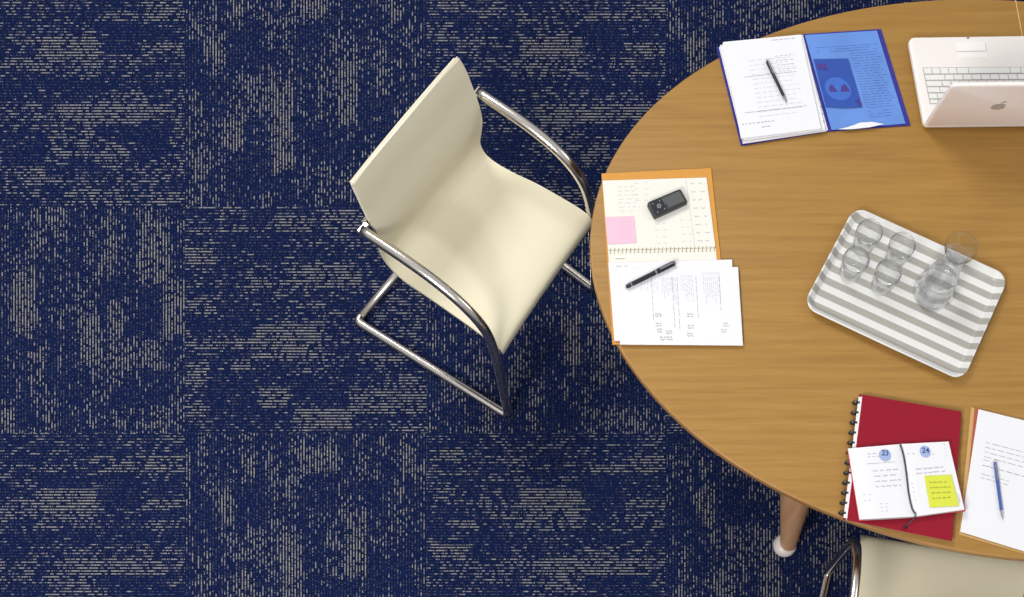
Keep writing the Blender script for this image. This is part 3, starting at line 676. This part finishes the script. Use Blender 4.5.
mesh_obj('tray_body', bm, TR, tray, smooth=True)
GZ = TZ + .0048
gl = [((849.5, 273.4), (855, 256.5), 'clear empty tumbler on the tray, nearest the tray left edge'), ((862.5, 246.5), (866.8, 231), 'clear empty tumbler topmost of the four on the tray'),
      ((894.5, 259.5), (900, 243.4), 'clear empty tumbler on the tray, upper of the two nearest the carafe'), ((881, 286.2), (886.7, 268.7), 'clear empty tumbler on the tray, lowest of the four')]
for pb, pt, lab in gl:
    c = U(*pb, GZ); bm = bmesh.new(); h = .081
    lathe(bm, [(0, .0003), (.024, .0003), (.0275, .003), (.029, .010), (.0320, .045), (.0340, h - .001), (.0335, h), (.0325, h - .001), (.0303, .045), (.0272, .016), (.024, .0115), (0, .0105)], c, 40)
    tag(mesh_obj('glass_tumbler', bm, GLASS, None, smooth='all'), lab, 'glass', 'tumblers on the striped tray')
c = U(933, 292, GZ); c2 = Vector((c.x, c.y, c.z))
bm = bmesh.new()
prof = [(0, .0003), (.046, .0003), (.0525, .004), (.0545, .012), (.052, .035), (.045, .075), (.0375, .110), (.031, .140), (.0275, .165), (.0265, .185), (.0285, .205), (.033, .225), (.0395, .243), (.0405, .2455)]
inn = [(.0392, .2450), (.0315, .225), (.027, .205), (.0248, .185), (.026, .165), (.0292, .140), (.0357, .110), (.0432, .075), (.0500, .035), (.0518, .014), (.047, .009), (0, .008)]
lathe(bm, prof + inn, c2, 48)
tag(mesh_obj('carafe', bm, GLASS, None, smooth='all'), 'clear glass carafe of water with flared neck standing on the tray', 'carafe')
bm = bmesh.new(); lathe(bm, [(0, .0086), (.0460, .0094), (.0508, .0145), (.0493, .035), (.0425, .075), (.0392, .092), (0, .092)], c2, 48)
tag(mesh_obj('water', bm, WATER, None, smooth=True), 'clear water filling the lower part of the glass carafe', 'water')

# ------------------------------------------------------------------ red disc-bound notebook
qr = [(858.8, 394), (961.5, 411.5), (952.0, 541.3), (843, 519.5)]
RZ = TZ + .0165
nb = thing('disc_notebook', base_of(qr), 'closed crimson disc-bound notebook under the open diary', 'notebook')
ins = bil_q(qr, (.03, .99), (.01, .99))
slab('back_cover', qr, TZ + .0004, TZ + .0022, RED, nb, r=.004)
slab('page_block', ins, TZ + .0024, RZ - .0016, PAPEREDGE, nb)
slab('front_cover', bil_q(qr, (.036, 1), (0, 1)), RZ - .0014, RZ, RED, nb, r=.004, bevel=.0004)
slab('spine_strip', bil_q(qr, (.002, .038), (.02, .985)), RZ - .0014, RZ - .0002, mat('white_spine_strip', (232, 226, 226), .6), nb)
for k in range(12):
    t_ = .065 + k * (.945 - .065) / 11
    x, y = bil(qr, .010, t_); c = U(x, y, RZ); bm = bmesh.new()
    d = (U(*qr[3], RZ) - U(*qr[0], RZ)).normalized()       # disc axis runs along the spine
    sd = Vector((-d.y, d.x, 0)); upz = Vector((0, 0, 1)); rr = .0085; nn_ = 20; cz = Vector((c.x, c.y, TZ + .0089)) 
    if sd.x > 0: sd = -sd
    cz = cz + sd * .003
    A = [[cz + d * o + (sd * math.cos(2 * math.pi * j / nn_) * 1.5 + upz * math.sin(2 * math.pi * j / nn_)) * r_ for j in range(nn_)] for o, r_ in ((-.0034, rr * .78), (-.0026, rr), (.0026, rr), (.0034, rr * .78))]
    loft(bm, A); mesh_obj('binding_disc', bm, BLACK, nb, smooth=True)

# ------------------------------------------------------------------ open diary
dz = RZ + .0014
qdL = [(848, 448.5), (901, 444), (914.5, 516.5), (859.5, 519.5)]; qdR = [(901, 444), (948.5, 441.5), (964.5, 509.5), (914.5, 516.5)]
dy = thing('diary', base_of([qdL[0], qdR[1], qdR[2], qdL[3]], dz), 'open pocket diary at pages 23 and 24 lying on the crimson notebook', 'diary')
cq = [(847, 448.6), (949.5, 442.5), (966, 511.5), (859, 521.2)]
slab('cover', cq, dz, dz + .0016, REDP, dy, r=.004)
def zL(u, v): return dz + .0022 + .013 * (1 - (1 - min(1, u / .3)) ** 2) - (.0045 * max(0, (u - .8) / .2) ** 2)
def zR(u, v): return dz + .0022 + .0115 - (.0035 * max(0, (.18 - u) / .18) ** 2) - .0015 * u
def block(q, zf, ink):
    bm = bmesh.new(); n_ = 20; G = [[None] * (n_ + 1) for _ in range(n_ + 1)]; B = [[None] * (n_ + 1) for _ in range(n_ + 1)]
    for j in range(n_ + 1):
        for i in range(n_ + 1):
            x, y = bil(q, i / n_, j / n_); z = zf(i / n_, j / n_); G[j][i] = bm.verts.new(U(x, y, z)); p = U(x, y, z); B[j][i] = bm.verts.new((p.x, p.y, dz + .0018))
    for j in range(n_):
        for i in range(n_):
            bm.faces.new((G[j][i], G[j][i + 1], G[j + 1][i + 1], G[j + 1][i])); bm.faces.new((B[j][i], B[j + 1][i], B[j + 1][i + 1], B[j][i + 1]))
    for i in range(n_):
        for A_, j in ((0, 0), (1, n_)):
            f = bm.faces.new((G[j][i], G[j][i + 1], B[j][i + 1], B[j][i])); f.material_index = 1
            f = bm.faces.new((G[i][j], G[i + 1][j], B[i + 1][j], B[i][j])); f.material_index = 1
    S = lambda u, v: U(*bil(q, u, v), zf(u, v) + .0005)
    ink(bm, S); return mesh_obj('page_block', bm, [PAPER, PAPEREDGE, INKG, INKB, BADGE], dy, smooth=True)
def badge(bm, S, u, v, ru, rv, mi):
    P = [S(u + ru * math.cos(2 * math.pi * k / 24), v + rv * math.sin(2 * math.pi * k / 24)) + Vector((0, 0, .0003)) for k in range(24)]
    bm.faces.new([bm.verts.new(p) for p in P]).material_index = mi
def inkL(bm, S):
    writing(bm, S, .34, .58, .10, .14, 2, 2, .0011, (.04, .08), .05, seed=71); writing(bm, S, .30, .95, .235, .235, 1, 2, .0008, (.2, .3), .01, seed=72)
    writing(bm, S, .40, .92, .34, .56, 4, 2, .0013, (.05, .12), .04, hand=.012, seed=73); writing(bm, S, .14, .28, .66, .74, 2, 3, .0010, (.03, .05), .05, hand=.01, seed=74)
    writing(bm, S, .42, .58, .80, .9, 3, 3, .0008, (.03, .05), .05, hand=.01, seed=76); badge(bm, S, .665, .135, .115, .085, 4)
def inkR(bm, S):
    writing(bm, S, .08, .32, .14, .14, 1, 2, .0011, (.04, .08), .05, seed=81); writing(bm, S, .60, .72, .17, .17, 1, 2, .0011, (.04, .06), .05, seed=82); writing(bm, S, .88, .92, .04, .2, 4, 2, .001, (.02, .03), .05, seed=83)
    writing(bm, S, .20, .80, .36, .42, 2, 2, .0013, (.05, .12), .04, hand=.012, seed=84); writing(bm, S, .06, .12, .55, .78, 5, 2, .001, (.02, .04), .03, seed=85); writing(bm, S, .93, .97, .78, .88, 5, 3, .0014, (.03, .04), .03, seed=86)
    badge(bm, S, .47, .125, .115, .085, 4)
block(qdL, zL, inkL); block(qdR, zR, inkR)
def numeral(txt, px, py, z, size, m, parent, ang):
    cu = bpy.data.curves.new('numeral', 'FONT'); cu.body = txt; cu.size = size; cu.align_x = 'CENTER'; cu.align_y = 'CENTER'; cu.offset = .0004
    tmp = bpy.data.objects.new('tmp', cu); col.objects.link(tmp); dg = bpy.context.evaluated_depsgraph_get(); dg.update()
    me = bpy.data.meshes.new_from_object(tmp.evaluated_get(dg)); bpy.data.objects.remove(tmp)
    bm = bmesh.new(); bm.from_mesh(me); bmesh.ops.rotate(bm, verts=bm.verts, cent=(0, 0, 0), matrix=Matrix.Rotation(ang, 3, 'Z')); bmesh.ops.translate(bm, verts=bm.verts, vec=U(px, py, z)); return mesh_obj('printed_number', bm, m, parent)
numeral('23', 885.2, 453.2, zL(.67, .13) + .0012, .019, NUM, dy, -.04); numeral('24', 925.6, 450.5, zR(.47, .12) + .0012, .019, NUM, dy, .02)
bm = bmesh.new()
rp = [(900.2, 444.3), (903.5, 455), (906.5, 474), (908.5, 492), (912, 508), (916, 514.5)]
P = catmull([U(x, y, dz + .0022 + .0105 + .0014) for x, y in rp], 5) + catmull([U(914, 519, dz + .008), U(908, 524, dz + .0035), U(904.5, 528.5, dz + .0030)], 5)
tube(bm, P, .0022, 8, flat=.5); mesh_obj('ribbon_bookmark', bm, TEAL, dy, smooth='all')
bm = bmesh.new(); lathe(bm, [(0, 0), (.003, .0005), (.0045, .003), (.003, .0055), (0, .006)], U(904.8, 527.5, dz + .0008), 12); k_ = mesh_obj('ribbon_knot', bm, BLACKM, dy, smooth='all')
note('sticky_note', [(924.5, 475.8), (951.3, 474.8), (959, 505.6), (929.8, 507.4)], dz + .0142, YELLOW, YINK, 'yellow-green sticky note on the right page of the open diary', lambda bm, S: writing(bm, S, .14, .88, .22, .72, 4, 1, .0012, (.08, .16), .05, hand=.03, seed=91))

# ------------------------------------------------------------------ brown folder with sheet and blue pen
qf2 = [(971.0, 407), (1075, 434), (1066, 566), (959, 534.5)]
fd = thing('document_folder', base_of(qf2), 'brick red and tan card folder under a white letter at the lower right', 'folder')
slab('back_cover', qf2, TZ + .0004, TZ + .0022, TAN, fd)
slab('front_cover', [(975, 408.0), (1073, 433), (1065, 562), (963, 530)], TZ + .0024, TZ + .0040, BRICK, fd)
def ink2(bm, S):
    writing(bm, S, .12, .95, .245, .36, 4, 1, .0011, (.03, .09), .015, seed=101); writing(bm, S, .12, .70, .43, .43, 1, 2, .0011, (.03, .09), .015, seed=102); writing(bm, S, .12, .24, .385, .40, 1, 1, .0011, seed=103)
    writing(bm, S, .12, .40, .50, .53, 2, 1, .0011, (.03, .09), .015, seed=104)
rag('letter', [(978.6, 409.3), (1076, 433), (1062, 563), (960.3, 531.6)], TZ + .0052, 'white printed letter under the blue pen at the lower right of the table', [PAPER, INKG, INKD], ink2)
pen('ballpoint_pen', (994.6, 460.5), (1002.6, 520), TZ + .0070, .0042, [BLUEPEN, STEEL], 'blue clicker ballpoint pen lying on the white letter')
for o in list(bpy.data.objects):
    for k in ('_loc', '_local'):
        if k in o: del o[k]
